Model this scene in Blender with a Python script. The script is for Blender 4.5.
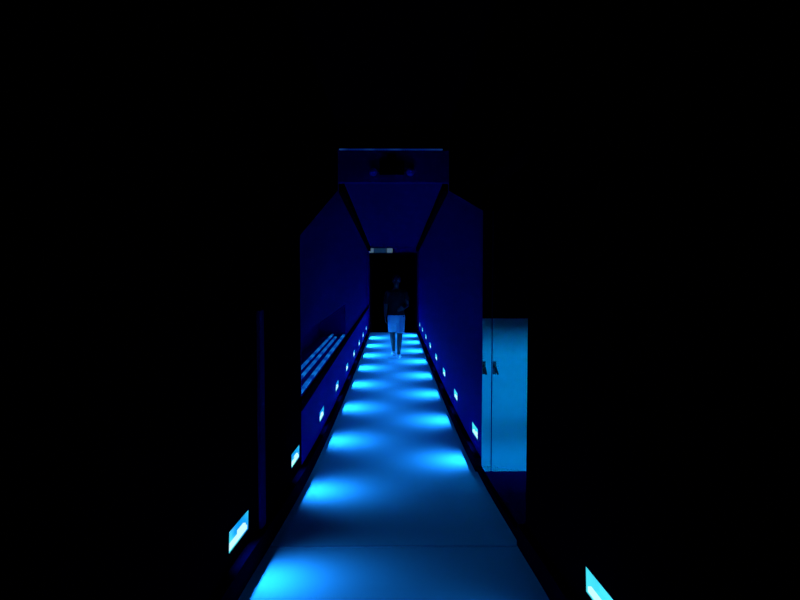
import bpy, bmesh, math, random
from mathutils import Vector, Matrix
random.seed(4)
C = bpy.context.scene.collection
S = bpy.context.scene
for o in list(bpy.data.objects): bpy.data.objects.remove(o)

# ---------------------------------------------------------------- camera, world, exposure
EYE = 1.7          # above the far, level end of the floor
W = 0.68           # half width of the passage
cam_d = bpy.data.cameras.new('camera'); cam = bpy.data.objects.new('camera', cam_d); C.objects.link(cam)
cam_d.sensor_width = 36; cam_d.lens = 27.0; cam_d.clip_start = 0.02
pitch = math.atan(30/600); yaw = math.atan(6.5/600)
cam.location = (0, 0, EYE); cam.rotation_euler = (math.pi/2 - pitch, 0, -yaw)
S.camera = cam
wd = bpy.data.worlds.new('world'); S.world = wd; wd.use_nodes = True
wd.node_tree.nodes['Background'].inputs[0].default_value = (0, 0, 0, 1)
wd.node_tree.nodes['Background'].inputs[1].default_value = 0
vs = S.view_settings
vs.view_transform = 'Standard'; vs.look = 'None'; vs.gamma = 1; vs.use_curve_mapping = False; vs.exposure = 0
LAMP_RGB = (0.012, 0.27, 1.0)
DOOR_RGB = (0.0, 0.28, 1.0)
FILL_W = 0.8         # added deep blue fill in each fixture, washing walls and floor
LAMP_W = 4.0          # watts of each wall lamp
LAMP_SPREAD = 126; LAMP_AIM = 35
DOOR_LAMP = 1600

# ---------------------------------------------------------------- materials
def mat(name, col, rough=0.7, metal=0, noise=0.0, scale=8, spec=0.3, bump=0.0, emis=None, es=0):
    m = bpy.data.materials.new(name); m.use_nodes = True
    nt = m.node_tree; b = nt.nodes['Principled BSDF']
    b.inputs['Roughness'].default_value = rough; b.inputs['Metallic'].default_value = metal
    b.inputs['Specular IOR Level'].default_value = spec
    b.inputs['Base Color'].default_value = (*col, 1)
    tc = nt.nodes.new('ShaderNodeTexCoord')
    nz = nt.nodes.new('ShaderNodeTexNoise'); nz.inputs['Scale'].default_value = scale; nz.inputs['Detail'].default_value = 4
    nt.links.new(tc.outputs['Object'], nz.inputs['Vector'])
    if noise:
        mx = nt.nodes.new('ShaderNodeMix'); mx.data_type = 'RGBA'
        mx.inputs[6].default_value = tuple(c*(1-noise) for c in col)+(1,)
        mx.inputs[7].default_value = tuple(min(1, c*(1+noise)) for c in col)+(1,)
        nt.links.new(nz.outputs['Fac'], mx.inputs[0]); nt.links.new(mx.outputs[2], b.inputs['Base Color'])
    if bump:
        bp = nt.nodes.new('ShaderNodeBump'); bp.inputs['Strength'].default_value = bump; bp.inputs['Distance'].default_value = 0.01
        nt.links.new(nz.outputs['Fac'], bp.inputs['Height']); nt.links.new(bp.outputs[0], b.inputs['Normal'])
    if emis:
        b.inputs['Emission Color'].default_value = (*emis, 1); b.inputs['Emission Strength'].default_value = es
    return m

def glow(name, lo, hi, scale, stretch=(1, 1, 1), s=1.0):
    """a lit diffuser whose brightness is a little uneven along its length"""
    m = mat(name, (0.02, 0.02, 0.02), 0.5); nt = m.node_tree; b = nt.nodes['Principled BSDF']
    tc = nt.nodes.new('ShaderNodeTexCoord'); mp = nt.nodes.new('ShaderNodeMapping'); mp.inputs['Scale'].default_value = stretch
    nz = nt.nodes.new('ShaderNodeTexNoise'); nz.inputs['Scale'].default_value = scale; nz.inputs['Detail'].default_value = 1
    r = nt.nodes.new('ShaderNodeValToRGB')
    r.color_ramp.elements[0].position = 0.38; r.color_ramp.elements[0].color = (*lo, 1)
    r.color_ramp.elements[1].position = 0.62; r.color_ramp.elements[1].color = (*hi, 1)
    nt.links.new(tc.outputs['Object'], mp.inputs[0]); nt.links.new(mp.outputs[0], nz.inputs['Vector'])
    nt.links.new(nz.outputs['Fac'], r.inputs[0]); nt.links.new(r.outputs[0], b.inputs['Emission Color'])
    b.inputs['Emission Strength'].default_value = s
    return m

M = dict(
    floor=mat('pale_vinyl', (0.50, 0.85, 0.90), 0.75, noise=0.05, scale=3, bump=0.05),
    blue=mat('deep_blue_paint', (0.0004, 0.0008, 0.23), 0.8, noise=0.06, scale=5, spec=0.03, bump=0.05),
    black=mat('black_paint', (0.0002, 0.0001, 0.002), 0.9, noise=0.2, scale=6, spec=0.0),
    dark=mat('black_stained_wood', (0.0006, 0.0005, 0.006), 0.85, noise=0.3, scale=12, spec=0.0),
    ceil=mat('blue_grey_ceiling', (0.0008, 0.001, 0.12), 0.9, noise=0.1, scale=4, spec=0.03),
    carpet=mat('navy_carpet', (0.002, 0.006, 0.10), 0.95, noise=0.3, scale=60, spec=0.0, bump=0.3),
    door=mat('white_door_paint', (0.4, 0.85, 0.85), 0.5, noise=0.05, scale=6, spec=0.2),
    metal=mat('dull_black_metal', (0.01, 0.01, 0.014), 0.4, 0.6, noise=0.1),
    steel=mat('brushed_strip', (0.4, 0.6, 0.7), 0.5, 0.2, noise=0.2, scale=30),
    liner=glow('lit_niche_liner', (0.0, 0.33, 0.95), (0.06, 0.80, 0.95), 3.5, s=1.0),
    lens=mat('lamp_lens', (0.1, 0.1, 0.1), emis=(.6,1,1), es=1.0),
    doorlens=mat('door_lamp_lens', (0.1, 0.1, 0.1), emis=DOOR_RGB, es=DOOR_LAMP),
    rail=glow('lit_blue_rail', (0.0, 0.03, 0.30), (0.004, 0.15, 0.62), 3.0, (1, 1.3, 1)),
    strip=glow('dim_light_line', (0.0, 0.008, 0.10), (0.01, 0.05, 0.22), 2.5),
    signlo=mat('dim_sign_face', (0.02, 0.02, 0.02), emis=(0.004, 0.02, 0.06), es=1),
    signhi=mat('sign_lamp_face', (0.02, 0.02, 0.02), emis=(0.055, 0.11, 0.19), es=1),
    lamphead=mat('lamp_head', (0.02, 0.03, 0.8), 0.5),
    skin=mat('skin', (0.11, 0.085, 0.075), 0.55, noise=0.1, scale=20),
    top=mat('black_cotton', (0.006, 0.006, 0.01), 0.9, noise=0.2, scale=30, bump=0.2),
    shorts=mat('pale_cotton', (0.88, 0.93, 0.93), 0.9, noise=0.06, scale=25, bump=0.2),
    hair=mat('black_hair', (0.004, 0.004, 0.004), 0.6, noise=0.3, scale=60, bump=0.5),
    shoe=mat('white_shoe', (0.8, 0.8, 0.8), 0.5, noise=0.05),
    eye=mat('eye_white', (0.5, 0.5, 0.5), 0.3), iris=mat('dark_iris', (0.01, 0.01, 0.01), 0.2),
)

# ---------------------------------------------------------------- helpers
def obj(name, bm, m, parent=None, smooth=False):
    bmesh.ops.recalc_face_normals(bm, faces=bm.faces[:])
    me = bpy.data.meshes.new(name); bm.to_mesh(me); bm.free()
    me.materials.append(m)
    if smooth:
        for p in me.polygons: p.use_smooth = True
    o = bpy.data.objects.new(name, me); C.objects.link(o); o.parent = parent
    return o
def struct(name, bm, m, parent=None):
    o = obj(name, bm, m, parent)
    if parent is None: o['kind'] = 'structure'
    return o
def tag(o, label, cat, group=None):
    o['label'] = label; o['category'] = cat
    if group: o['group'] = group
    return o
def thing(name, label, cat, loc=(0, 0, 0), group=None):
    o = bpy.data.objects.new(name, None); C.objects.link(o); o.location = loc; o.empty_display_size = 0.1
    return tag(o, label, cat, group)
def hexa(bm, p):
    v = [bm.verts.new(q) for q in p]      # 0-3 one end loop, 4-7 the other
    for f in ((0, 1, 2, 3), (7, 6, 5, 4), (0, 4, 5, 1), (1, 5, 6, 2), (2, 6, 7, 3), (3, 7, 4, 0)):
        bm.faces.new([v[i] for i in f])
def box(bm, x0, x1, y0, y1, z0, z1):
    hexa(bm, [(x0, y0, z0), (x1, y0, z0), (x1, y0, z1), (x0, y0, z1), (x0, y1, z0), (x1, y1, z0), (x1, y1, z1), (x0, y1, z1)])
def bevbox(bm, x0, x1, y0, y1, z0, z1, r):
    b = bmesh.new(); box(b, x0, x1, y0, y1, z0, z1)
    bmesh.ops.recalc_face_normals(b, faces=b.faces[:])
    bmesh.ops.bevel(b, geom=b.edges[:], offset=r, segments=2, affect='EDGES', profile=0.5)
    me = bpy.data.meshes.new('tmp'); b.to_mesh(me); b.free(); bm.from_mesh(me); bpy.data.meshes.remove(me)
def cyl(bm, a, b, r1, r2=None, n=20):
    a, b = Vector(a), Vector(b); r2 = r1 if r2 is None else r2
    d = b-a; q = d.to_track_quat('Z', 'Y').to_matrix().to_4x4()
    bmesh.ops.create_cone(bm, cap_ends=True, segments=n, radius1=r1, radius2=r2, depth=d.length, matrix=Matrix.Translation((a+b)/2) @ q)
def ell(bm, c, r, rot=None, u=20, v=12):
    mt = Matrix.Translation(c) @ (rot.to_4x4() if rot else Matrix()) @ Matrix.Diagonal((*r, 1))
    bmesh.ops.create_uvsphere(bm, u_segments=u, v_segments=v, radius=1, matrix=mt)

# ---------------------------------------------------------------- the floor's long profile: a short ramp, then level
PROF = [(-1.0, .74), (0, .61), (1.0, .50), (1.9, .405), (2.5, .345), (3.0, .285), (4.08, .172), (4.96, .112), (5.66, .08), (7.2, .040),
        (8.75, .020), (10.3, .008), (12, 0), (20, 0)]
def fz(y):
    P = PROF
    if y <= P[0][0]: return P[0][1]
    for i in range(len(P)-1):
        if y <= P[i+1][0]:
            h = P[i+1][0]-P[i][0]; t = (y-P[i][0])/h
            def sl(k):
                a = max(0, k-1); b = min(len(P)-1, k+1)
                return (P[b][1]-P[a][1])/(P[b][0]-P[a][0])
            return ((1+2*t)*(1-t)**2*P[i][1] + t*(1-t)**2*h*sl(i) + t*t*(3-2*t)*P[i+1][1] + t*t*(t-1)*h*sl(i+1))
    return 0.0
END = 16.3          # end wall
BH = 7.4            # bulkhead where the ceiling drops
ALC0, ALC1 = 3.02, 4.58   # opening in the right wall
REC0, REC1 = 4.40, 8.50   # recess in the left wall

def ys(a, b, step=0.3):
    n = max(1, int(math.ceil((b-a)/step))); return [a+(b-a)*i/n for i in range(n+1)]

# floor
bm = bmesh.new(); yy = ys(-1.0, END+2.2)
for a, b in zip(yy, yy[1:]):
    hexa(bm, [(-W, a, fz(a)-.1), (W, a, fz(a)-.1), (W, a, fz(a)), (-W, a, fz(a)), (-W, b, fz(b)-.1), (W, b, fz(b)-.1), (W, b, fz(b)), (-W, b, fz(b))])
bmesh.ops.remove_doubles(bm, verts=bm.verts[:], dist=1e-5)
struct('floor', bm, M['floor'])

# lamps: evenly spaced, staggered left and right
LL = [(2.60, .553), (4.115, .410), (5.64, .338), (7.19, .306), (8.75, .282), (10.32, .265), (11.88, .255), (13.42, .250), (14.98, .250)]
RL = [(1.90, .625), (4.955, .358), (6.50, .336), (8.02, .325), (9.52, .313), (11.08, .302), (12.56, .299), (14.07, .297), (15.52, .285)]
HL, HH = 0.17, 0.048      # half length, half height of a lamp's opening
TH = 0.14                 # wall thickness
def slope(y): return (fz(y+.17)-fz(y-.17))/.34
def wall_mesh(side, y0, y1, lamps, top, openings=()):
    """wall slab with the lamp openings left out; openings = (ya, yb, z0 or None, z1)"""
    bm = bmesh.new(); x0 = side*W; x1 = side*(W+TH)
    cuts = set(ys(y0, y1, 0.5))
    for ly, lz in lamps:
        if y0 < ly < y1: cuts |= {ly-HL, ly+HL}
    for op in openings: cuts |= {op[0], op[1]}
    cuts.add(BH)
    topf = top if callable(top) else (lambda m, v: top)
    c = sorted(v for v in cuts if y0-1e-6 <= v <= y1+1e-6)
    c = [v for i, v in enumerate(c) if i == 0 or v-c[i-1] > 1e-4]
    def seg(a, b, za, zb, ta, tb):
        hexa(bm, [(x0, a, za), (x1, a, za), (x1, a, ta), (x0, a, ta), (x0, b, zb), (x1, b, zb), (x1, b, tb), (x0, b, tb)])
    for a, b in zip(c, c[1:]):
        m = (a+b)/2; gaps = []
        for ly, lz in lamps:
            if abs(m-ly) < HL:
                s = slope(ly)
                gaps.append((lz-HH+s*(a-ly), lz-HH+s*(b-ly), lz+HH+s*(a-ly), lz+HH+s*(b-ly)))
        for op in openings:
            if op[0] < m < op[1]: gaps.append((op[2], op[2], op[3], op[3]))
        gaps.sort()
        ca, cb = fz(a)-.1, fz(b)-.1
        for g in gaps:
            seg(a, b, ca, cb, g[0], g[1]); ca, cb = g[2], g[3]
        seg(a, b, ca, cb, topf(m, a), topf(m, b))
    return bm
TOP = 3.45
RZ0, RZ1 = 0.765, 1.22
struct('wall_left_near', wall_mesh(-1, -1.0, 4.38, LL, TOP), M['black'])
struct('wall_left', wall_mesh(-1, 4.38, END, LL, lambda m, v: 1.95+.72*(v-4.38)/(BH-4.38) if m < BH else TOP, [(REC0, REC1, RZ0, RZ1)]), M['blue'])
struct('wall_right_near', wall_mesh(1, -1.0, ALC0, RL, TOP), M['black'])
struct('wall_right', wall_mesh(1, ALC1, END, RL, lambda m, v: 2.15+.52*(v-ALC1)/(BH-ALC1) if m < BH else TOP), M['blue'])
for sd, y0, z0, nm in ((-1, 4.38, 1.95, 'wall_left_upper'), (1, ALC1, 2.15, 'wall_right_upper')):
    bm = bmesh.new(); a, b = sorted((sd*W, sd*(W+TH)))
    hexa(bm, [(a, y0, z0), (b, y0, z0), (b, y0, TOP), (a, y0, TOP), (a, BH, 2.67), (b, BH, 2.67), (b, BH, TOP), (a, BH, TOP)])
    struct(nm, bm, M['black'])  # upper walls blackened along a slope to stand for the fading glow
bm = bmesh.new(); bevbox(bm, -W, -W+.02, 2.96, 3.06, fz(3)+.1, 1.5, .006); struct('trim_4', bm, M['ceil'])
# wall above the alcove opening
bm = bmesh.new(); box(bm, W, W+TH, ALC0, ALC1, 2.35, TOP); struct('wall_right_lintel', bm, M['black'])
# back wall behind the camera
bm = bmesh.new(); box(bm, -W-TH, W+TH, -1.12, -1.0, .5, TOP); struct('wall_back', bm, M['black'])

# recess in the left wall (liner behind the opening)
bm = bmesh.new(); xa = -W-TH; xb = -W-.36
box(bm, xb-.04, xb, REC0-.04, REC1+.04, RZ0-.04, RZ1+.04)
box(bm, xb, xa, REC0-.04, REC0, RZ0-.04, RZ1+.04); box(bm, xb, xa, REC1, REC1+.04, RZ0-.04, RZ1+.04)
box(bm, xb, xa, REC0, REC1, RZ1, RZ1+.04); box(bm, xb, xa, REC0, REC1, RZ0-.04, RZ0)
struct('wall_left_recess', bm, M['blue'])

# ceilings
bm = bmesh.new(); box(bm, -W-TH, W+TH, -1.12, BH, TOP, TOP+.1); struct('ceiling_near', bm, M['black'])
bm = bmesh.new()
hexa(bm, [(-W, BH+.12, 2.77), (W, BH+.12, 2.77), (W, BH+.12, 2.87), (-W, BH+.12, 2.87), (-W, END, 2.30), (W, END, 2.30), (W, END, 2.40), (-W, END, 2.40)])
struct('ceiling', bm, M['ceil'])
bm = bmesh.new(); box(bm, -W, W, BH, BH+.12, 2.77, 3.155); struct('wall_bulkhead', bm, M['blue'])
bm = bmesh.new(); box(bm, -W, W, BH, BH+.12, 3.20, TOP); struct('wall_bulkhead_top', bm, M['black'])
# dark boards added as shade where the lowered ceiling meets the walls
for s, n in ((-1, 'trim_1'), (1, 'trim_2')):
    bm = bmesh.new(); a, b = sorted((s*W, s*(W-.07)))
    hexa(bm, [(a, BH+.12, 2.66), (b, BH+.12, 2.66), (b, BH+.12, 2.77), (a, BH+.12, 2.77), (a, END, 2.20), (b, END, 2.20), (b, END, 2.30), (a, END, 2.30)])
    struct(n, bm, M['dark'])

# end wall with doorway and dark vestibule
DW = 0.645
bm = bmesh.new()
box(bm, -W-TH, -DW, END, END+.12, -.1, 2.5); box(bm, DW, W+TH, END, END+.12, -.1, 2.5); box(bm, -DW, DW, END, END+.12, 2.16, 2.5)
struct('wall_end', bm, M['blue'])
bm = bmesh.new()
box(bm, -W-TH, W+TH, END+2.2, END+2.3, -.1, 2.5)
for s in (-1, 1):
    a, b = sorted((s*W, s*(W+TH))); box(bm, a, b, END+.12, END+2.2, -.1, 2.5)
box(bm, -W, W, END+.12, END+2.2, 2.4, 2.5)
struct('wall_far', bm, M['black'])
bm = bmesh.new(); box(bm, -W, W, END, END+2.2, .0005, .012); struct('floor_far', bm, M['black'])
bm = bmesh.new()
for s in (-1, 1):
    a, b = sorted((s*DW, s*(DW-.045))); box(bm, a, b, END-.03, END+.13, 0.0, 2.16)
box(bm, -DW+.045, DW-.045, END-.03, END+.13, 2.115, 2.16)
struct('door_1', bm, M['dark'])

# baseboards
def baseboard(name, side, y0, y1, h=.11, t=.045):
    bm = bmesh.new(); yy = ys(y0, y1, .3); a0, b0 = sorted((side*W, side*(W-t)))
    for a, b in zip(yy, yy[1:]):
        hexa(bm, [(a0, a, fz(a)), (b0, a, fz(a)), (b0, a, fz(a)+h), (a0, a, fz(a)+h), (a0, b, fz(b)), (b0, b, fz(b)), (b0, b, fz(b)+h), (a0, b, fz(b)+h)])
    bmesh.ops.remove_doubles(bm, verts=bm.verts[:], dist=1e-5)
    struct(name, bm, M['dark'])
baseboard('baseboard_left', -1, -1.0, END-.03)
baseboard('baseboard_right', 1, ALC1, END-.03)
baseboard('baseboard_right_near', 1, -1.0, ALC0)
baseboard('trim_3', 1, ALC0, ALC1, .05, .03)      # low threshold board under the alcove opening

# alcove: floor, far wall with double door, side wall
AX = 2.3
bm = bmesh.new()
for a, b in zip(ys(ALC0, ALC1+.1), ys(ALC0, ALC1+.1)[1:]):
    hexa(bm, [(W, a, fz(a)-.1), (AX, a, fz(a)-.1), (AX, a, fz(a)+.004), (W, a, fz(a)+.004), (W, b, fz(b)-.1), (AX, b, fz(b)-.1), (AX, b, fz(b)+.004), (W, b, fz(b)+.004)])
struct('floor_alcove', bm, M['carpet'])  # dark colour stands in for floor the alcove lamp doesn't reach
bm = bmesh.new(); box(bm, AX, AX+.1, ALC0, ALC1+.2, 0, 2.5); box(bm, W+TH, AX, ALC0-.1, ALC0, .2, 2.5); box(bm, W+TH, AX+.1, ALC0-.1, ALC1+.2, 2.5, 2.6)
box(bm, 1.72, AX, ALC1, ALC1+.2, .05, 2.5)
box(bm, W+TH, 1.72, ALC1+.08, ALC1+.2, .05, 2.5)
box(bm, W+TH, 1.72, ALC1, ALC1+.08, 2.16, 2.5)
struct('wall_alcove', bm, M['black'])

def leaf(bm, x0, x1):
    bevbox(bm, x0, x1, ALC1-.012, ALC1+.035, .14, 1.33, .004)
def upper(x0, x1, d):
    bm = bmesh.new(); bevbox(bm, x0, x1, ALC1-.012, ALC1+.035, 1.33, 2.15, .004); obj('upper_panel', bm, M['dark'], d)  # dark upper half added where the lamp's light stops on the doors
d = bpy.data.objects.new('door_2', None); C.objects.link(d); d.location = (0, 0, 0); d['kind'] = 'structure'
bm = bmesh.new(); leaf(bm, W+.002, .752); obj('door_leaf', bm, M['door'], d)
bm = bmesh.new(); leaf(bm, .760, 1.71); obj('door_leaf', bm, M['door'], d)
upper(W+.002, .752, d); upper(.760, 1.71, d)
bm = bmesh.new(); box(bm, W+TH, 1.72, ALC1+.04, ALC1+.075, .12, 2.16); obj('door_frame', bm, M['dark'], d)
for hx, dx in ((.694, .030), (.775, .05)):
    bm = bmesh.new()
    cyl(bm, (hx, ALC1-.012, .955), (hx, ALC1-.020, .955), .013)
    cyl(bm, (hx, ALC1-.020, .955), (hx, ALC1-.06, .955), .008)
    cyl(bm, (hx, ALC1-.055, .96), (hx+dx*.4, ALC1-.055, .905), .009, .007)
    bevbox(bm, hx-.013, hx+.013, ALC1-.016, ALC1-.012, .90, 1.0, .0015)
    obj('door_handle', bm, M['metal'], d)

# threshold strip where the ramp begins
bm = bmesh.new(); z = fz(3.02)
hexa(bm, [(-W+.05, 2.995, fz(2.995)), (W-.05, 2.995, fz(2.995)), (W-.05, 3.0, fz(3.0)+.004), (-W+.05, 3.0, fz(3.0)+.004),
          (-W+.05, 3.022, fz(3.022)), (W-.05, 3.022, fz(3.022)), (W-.05, 3.018, fz(3.018)+.004), (-W+.05, 3.018, fz(3.018)+.004)])
tag(obj('threshold_strip', bm, M['steel']), 'thin metal strip across the floor before the nearest dark gap', 'strip')

# ---------------------------------------------------------------- the wall lamps
def make_lamp(y, z, side, label, first=None):
    """origin on the wall face, local +X into the passage"""
    if first is None:
        t = thing('recessed_wall_light', label, 'wall light', group='recessed blue lights low on both walls')
        bm = bmesh.new()      # housing: five thin sides
        e = .004; D = .11
        box(bm, -D, -D+e, -HL+e, HL-e, -HH+e, HH-e)
        box(bm, -D, 0, -HL, HL, HH-e, HH); box(bm, -D, 0, -HL, HL, -HH, -HH+e)
        box(bm, -D, 0, -HL, -HL+e, -HH+e, HH-e); box(bm, -D, 0, HL-e, HL, -HH+e, HH-e)
        obj('housing', bm, M['metal'], t)
        bm = bmesh.new()      # lit reflector tray: back, ends and floor
        q = HL-.005; h0 = -HH+.005; h1 = HH-.005
        box(bm, -.050, -.046, -q, q, h0, h1); box(bm, -.046, -.001, q-.003, q, h0, h1); box(bm, -.046, -.001, -q, -q+.003, h0, h1)
        box(bm, -.046, -.001, -q+.003, q-.003, h0, h0+.003)
        obj('reflector', bm, M['liner'], t)
        bm = bmesh.new()      # bright lens bar along the lower lip, taller over one half
        bevbox(bm, -.016, -.003, -.155, .155, h0+.003, h0+.022, .002); bevbox(bm, -.016, -.0035, .02, .13, h0+.021, h0+.038, .002)
        obj('lens', bm, M['lens'], t)
        ld = bpy.data.lights.new('fill', 'AREA'); ld.shape = 'RECTANGLE'; ld.size = .26; ld.size_y = .010
        ld.energy = FILL_W; ld.color = (0, .09, 1)
        lo = bpy.data.objects.new('blue_diodes', ld); C.objects.link(lo); lo.parent = t
        lo.location = (.002, 0, -.010); lo.rotation_euler = Vector((1, 0, 0)).to_track_quat('-Z', 'Y').to_euler()
        ld = bpy.data.lights.new('lamp', 'AREA'); ld.shape = 'RECTANGLE'; ld.size = .30; ld.size_y = .012
        ld.energy = LAMP_W; ld.color = LAMP_RGB; ld.spread = math.radians(LAMP_SPREAD)
        lo = bpy.data.objects.new('lamp', ld); C.objects.link(lo); lo.parent = t
        lo.location = (.006, 0, -.024)
        a = math.radians(LAMP_AIM)
        zz = -Vector((math.cos(a), 0, -math.sin(a))); xx = Vector((0, 1, 0)); yy_ = zz.cross(xx)
        lo.rotation_euler = Matrix((xx, yy_, zz)).transposed().to_euler()
    else:
        t = first.copy(); C.objects.link(t); t['label'] = label
        for ch in first.children:
            c = ch.copy(); C.objects.link(c); c.parent = t
    t.location = (side*W, y, z)
    k = max(.55, min(1.9, .55+(y-2.6)*.105))       # lamp power raised with distance to brighten the far floor
    for c in t.children:
        if c.type == 'LIGHT':
            if first is not None: c.data = c.data.copy()
            c.data.energy = (FILL_W if 'fill' in c.data.name else LAMP_W)*k
    s = math.atan(slope(y))
    if side < 0: t.rotation_euler = (s, 0, 0)
    else: t.rotation_euler = (-s, 0, math.pi)
    return t
TILT = 25
ordn = ['nearest', 'second', 'third', 'fourth', 'fifth', 'sixth', 'seventh', 'eighth', 'farthest']
first = None
for i, (y, z) in enumerate(LL):
    w = {0: 'large blue recessed light low on the left wall, nearest the camera', 8: 'tiny blue recessed light low on the left wall, farthest away by the dark doorway'}.get(
        i, 'blue recessed light low on the left wall, %s from the camera' % ordn[i])
    t = make_lamp(y, z, -1, w, first); first = first or t
for i, (y, z) in enumerate(RL):
    w = {0: 'blue recessed light cut by the bottom edge of the photo, right of the floor', 1: 'blue recessed light low on the right wall, right beside the white doors',
         8: 'tiny blue recessed light low on the right wall, farthest away by the dark doorway'}.get(
        i, 'blue recessed light low on the right wall, %s past the white doors' % ordn[i-1])
    make_lamp(y, z, 1, w, first)

# lamp inside the alcove, on the hidden side of its near wall, hooded above
t = thing('hooded_wall_light', 'hooded light inside the alcove shining across onto the white doors', 'wall light', (1.02, ALC0, .62))
bm = bmesh.new(); box(bm, -.15, .15, 0, .10, .042, .048); box(bm, -.15, .15, 0, .006, -.02, .05); box(bm, -.15, .15, 0, .092, -.026, -.02); box(bm, -.156, -.15, 0, .10, -.026, .056); box(bm, .15, .156, 0, .10, -.026, .056)
obj('hood', bm, M['metal'], t)
bm = bmesh.new(); box(bm, -.12, .12, .006, .016, .006, .016); obj('lens', bm, M['doorlens'], t)
bm = bmesh.new(); box(bm, -.15, .15, .088, .092, .000, .004); obj('louvre', bm, M['metal'], t)  # unseen blade added to dim a band of light on the doors

# ---------------------------------------------------------------- rails in the recess and the dark ledge board
names = ['front glowing blue rail on the wall ledge, nearest the passage', 'middle glowing blue rail on the wall ledge', 'rear glowing blue rail on the wall ledge, against the wall']
for k, (x, ya, yb, r) in enumerate(((-.695, 4.42, 8.40, .016), (-.785, 4.6, 8.1, .014), (-.86, 4.8, 8.45, .014))):  # bars given their own glow in place of light falling on them
    o = None
    t = thing('ledge_rail', names[k], 'rail', (x, 0, RZ0), group='glowing rails on the left wall ledge')
    bm = bmesh.new(); bevbox(bm, -r, r, ya, yb, .016, .016+1.3*r, .004); obj('light_bar', bm, M['rail'], t)
    for yk in ys(ya+.2, yb-.2, 1.0):
        bm = bmesh.new(); box(bm, -.010, .010, yk-.01, yk+.01, 0, .017); obj('foot', bm, M['metal'], t)
bm = bmesh.new(); bevbox(bm, -W, -W+.022, 4.3, END-.03, .68, .762, .006)
tag(obj('dado_rail', bm, M['dark']), 'long black rail board running along the left wall', 'wall rail')

# ---------------------------------------------------------------- bulkhead fittings
bm = bmesh.new(); bevbox(bm, -.66, .60, BH-.012, BH, 3.157, 3.175, .003)  # trim edge made to glow instead of catching light
tag(obj('light_strip', bm, M['strip']), 'thin dim light line across the top of the lowered ceiling', 'light strip')
t = thing('emergency_light', 'dark twin-head lamp box on the face of the lowered ceiling', 'emergency light', (-.02, BH, 2.93))
bm = bmesh.new(); bevbox(bm, -.15, .15, -.07, 0, -.07, .09, .01); obj('case', bm, M['black'], t)
bm = bmesh.new(); bevbox(bm, -.05, .05, -.055, 0, .09, .17, .01); obj('battery_cover', bm, M['black'], t)
for s in (-1, 1):
    bm = bmesh.new(); cyl(bm, (s*.15, -.035, -.03), (s*.19, -.04, -.03), .012); obj('bracket', bm, M['metal'], t)
    bm = bmesh.new(); cyl(bm, (s*.225, -.01, -.02), (s*.225, -.085, -.05), .035, .05); obj('lamp_head', bm, M['lamphead'], t, True)

# dim sign over the doorway
t = thing('door_sign', 'small dim sign box over the left half of the dark doorway', 'sign', (-.34, END-.03, 2.225))
bm = bmesh.new(); bevbox(bm, -.325, .325, -.05, .03, -.075, .075, .008); obj('sign_box', bm, M['metal'], t)
bm = bmesh.new(); box(bm, -.17, .14, -.054, -.050, -.06, .06); obj('sign_face', bm, M['signlo'], t)
for a, b in ((-.315, -.19), (.16, .315)):
    bm = bmesh.new(); bevbox(bm, a, b, -.06, -.050, -.06, .06, .004); obj('lamp_face', bm, M['signhi'], t)

# ---------------------------------------------------------------- the person walking towards the camera
PX, PY = 0.055, 11.75
G = lambda x, y, z: Vector((x, y, z))
def limb(bm, pts):
    """tapered capsules through (x, y, z, r)"""
    for p, q in zip(pts, pts[1:]):
        a, b = Vector(p[:3]), Vector(q[:3]); n = max(2, int((b-a).length/(min(p[3], q[3])*.45))+1)
        cyl(bm, a, b, p[3], q[3], 16)
    for p in pts: ell(bm, p[:3], (p[3],)*3, u=16, v=10)
def loft(bm, secs, n=28):
    """closed lofted body from (cx, cy, z, rx, ry)"""
    rings = []
    for cx, cy, z, rx, ry in secs:
        rings.append([bm.verts.new((cx+rx*math.cos(2*math.pi*k/n), cy+ry*math.sin(2*math.pi*k/n), z)) for k in range(n)])
    for a, b in zip(rings, rings[1:]):
        for k in range(n): bm.faces.new((a[k], a[(k+1) % n], b[(k+1) % n], b[k]))
    bm.faces.new(rings[0][::-1]); bm.faces.new(rings[-1])
def bake(name, bm, m, parent, vox, smooth=6):
    """fuse overlapping volumes into one continuous skin"""
    bmesh.ops.recalc_face_normals(bm, faces=bm.faces[:])
    me = bpy.data.meshes.new('tmp'); bm.to_mesh(me); bm.free()
    o = bpy.data.objects.new('tmp', me); C.objects.link(o)
    r = o.modifiers.new('r', 'REMESH'); r.mode = 'VOXEL'; r.voxel_size = vox
    s = o.modifiers.new('s', 'SMOOTH'); s.iterations = smooth; s.factor = .5
    dg = bpy.context.evaluated_depsgraph_get(); ev = o.evaluated_get(dg)
    nm = bpy.data.meshes.new_from_object(ev, depsgraph=dg); nm.name = name
    bpy.data.objects.remove(o)
    nm.materials.clear(); nm.materials.append(m)
    for p in nm.polygons: p.use_smooth = True
    q = bpy.data.objects.new(name, nm); C.objects.link(q); q.parent = parent
    return q
per = thing('person', 'person in dark top, pale shorts and white shoes walking along the passage', 'person', (PX, PY, 0))
# front is -Y. left-hand side of the picture is -X
hipZ = .80
body = bmesh.new()
loft(body, [(0, 0, .70, .125, .09), (0, 0, .78, .155, .105), (0, 0, .86, .145, .10), (0, 0, .96, .125, .09), (0, -.005, 1.08, .14, .10),
            (0, -.005, 1.18, .155, .105), (0, 0, 1.26, .15, .09), (0, 0, 1.31, .09, .065), (0, 0, 1.34, .055, .055)])
limb(body, [(0, .005, 1.30, .055), (0, -.005, 1.40, .05)])                              # neck
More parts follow.
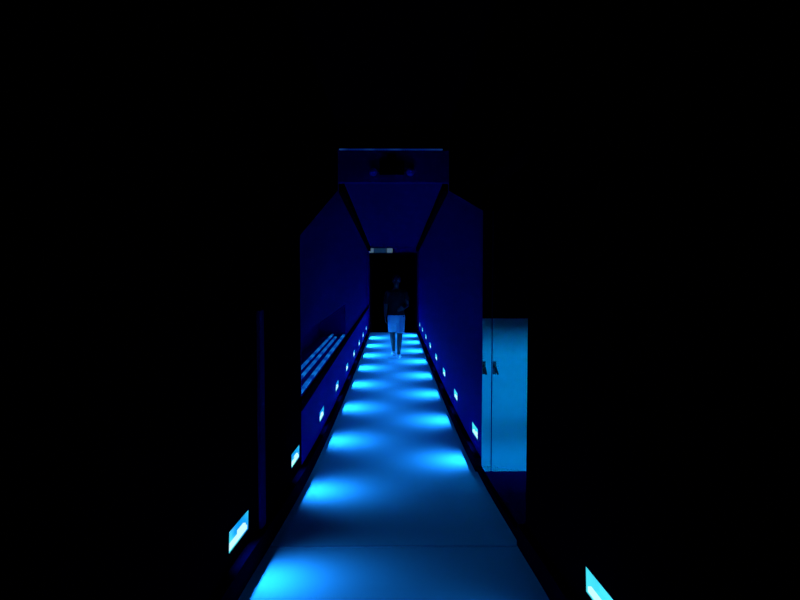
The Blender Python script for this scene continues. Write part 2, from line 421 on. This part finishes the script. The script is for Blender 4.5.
# legs: the one on the picture's right steps forward
limb(body, [(-.085, .02, .78, .085), (-.075, .10, .44, .055), (-.065, .155, .30, .052), (-.055, .22, .105, .034)])
limb(body, [(.085, -.01, .78, .085), (.065, -.115, .44, .055), (.055, -.125, .30, .052), (.045, -.19, .085, .034)])
limb(body, [(-.055, .22, .10, .034), (-.058, .13, .045, .028)])
limb(body, [(.045, -.19, .085, .034), (.046, -.30, .05, .028)])
# arms
limb(body, [(-.17, 0, 1.245, .052), (-.205, .01, 1.00, .040), (-.215, -.015, .80, .026)])
limb(body, [(.17, 0, 1.245, .052), (.215, .03, 1.01, .040), (.135, -.155, .95, .026)])
def hand(bm, wr, d, nrm, th):
    """palm and five bent fingers; d along the hand, nrm the curl direction, th the thumb side"""
    wr, d, nrm, th = Vector(wr), Vector(d).normalized(), Vector(nrm).normalized(), Vector(th).normalized()
    for k in range(4):
        off = th*(.030-.019*k)
        limb(bm, [(*(wr+off*.5), .013), (*(wr+off+d*.078), .0105)])
        L = (.066, .074, .069, .054)[k]
        p0 = wr+off+d*.078; p1 = p0+(d*.9+nrm*.35).normalized()*L*.45; p2 = p1+(d*.65+nrm*.8).normalized()*L*.32; p3 = p2+(d*.3+nrm).normalized()*L*.23
        limb(bm, [(*p0, .0095), (*p1, .0088), (*p2, .008), (*p3, .007)])
    a = wr+th*.024+d*.018; b = a+(th*.75+d*.6).normalized()*.04; c = b+(d+th*.15+nrm*.3).normalized()*.032
    limb(bm, [(*a, .014), (*b, .011), (*c, .009)])
hand(body, (-.217, -.02, .785), (0, -.1, -1), (1, 0, 0), (0, -1, 0))
hand(body, (.128, -.17, .948), (-.55, -.8, .0), (-.5, .5, -.5), (0, 0, 1))
# head
hz = 1.49
ell(body, (0, .008, hz+.015), (.072, .090, .095)); ell(body, (0, -.018, hz-.045), (.055, .065, .060)); ell(body, (0, -.045, hz-.085), (.026, .026, .018))
limb(body, [(0, -.082, hz+.012, .009), (0, -.100, hz-.022, .013)])
for s in (-1, 1):
    ell(body, (s*.012, -.090, hz-.026), (.009, .010, .008)); ell(body, (s*.074, .012, hz-.008), (.010, .020, .030))
    limb(body, [(s*.012, -.084, hz+.024, .007), (s*.045, -.070, hz+.024, .007)])
limb(body, [(-.020, -.073, hz-.052, .006), (0, -.080, hz-.050, .0075), (.020, -.073, hz-.052, .006)])
limb(body, [(-.015, -.072, hz-.062, .006), (.015, -.072, hz-.062, .007)])
b = bake('body', body, M['skin'], per, .0055, 4)
for s in (-1, 1):
    bm = bmesh.new(); ell(bm, (s*.029, -.070, hz+.004), (.013, .010, .009)); e = obj('eye', bm, M['eye'], per, True)
    bm = bmesh.new(); ell(bm, (s*.029, -.079, hz+.004), (.005, .003, .005)); obj('iris', bm, M['iris'], e, True)
bm = bmesh.new()
ell(bm, (0, .022, hz+.030), (.083, .093, .092)); ell(bm, (0, .05, hz-.02), (.068, .06, .07))
bm2 = bmesh.new(); me = bpy.data.meshes.new('t'); bm.to_mesh(me); bm.free(); bm2.from_mesh(me); bpy.data.meshes.remove(me)
bake('hair', bm2, M['hair'], per, .008, 3)
bm = bmesh.new()      # dark short-sleeved top
loft(bm, [(0, 0, .795, .165, .118), (0, 0, .88, .160, .115), (0, 0, .97, .145, .105), (0, -.005, 1.08, .155, .115), (0, -.005, 1.18, .170, .120), (0, 0, 1.27, .160, .10), (0, 0, 1.325, .085, .07)])
limb(bm, [(-.15, 0, 1.25, .065), (-.20, .008, 1.075, .058)])
limb(bm, [(.15, 0, 1.25, .065), (.205, .025, 1.135, .058)])
bake('top', bm, M['top'], per, .009, 5)
bm = bmesh.new()      # loose pale shorts
loft(bm, [(0, 0, .66, .165, .115), (0, 0, .74, .178, .125), (0, 0, .82, .168, .122)])
def leg_tube(bm, a, b, rx0, rx1):
    secs = []
    for i in range(8):
        t = i/7; secs.append((a[0]+(b[0]-a[0])*t, a[1]+(b[1]-a[1])*t, a[2]+(b[2]-a[2])*t, rx0+(rx1-rx0)*t, rx0+(rx1-rx0)*t))
    loft(bm, secs)
leg_tube(bm, (-.085, .02, .78), (-.080, .095, .475), .092, .078)
leg_tube(bm, (.085, -.01, .78), (.075, -.105, .475), .092, .078)
bake('shorts', bm, M['shorts'], per, .010, 3)
for x, y, z, yaw_ in ((-.055, .22, .0, 0), (.045, -.19, .0, 0)):
    bm = bmesh.new()
    ell(bm, (x, y-.055, z+.045), (.045, .135, .040)); ell(bm, (x, y+.015, z+.06), (.040, .055, .055)); box(bm, x-.042, x+.042, y-.17, y+.06, z+.006, z+.022)
    sh = bake('shoe', bm, M['shoe'], per, .006, 3)
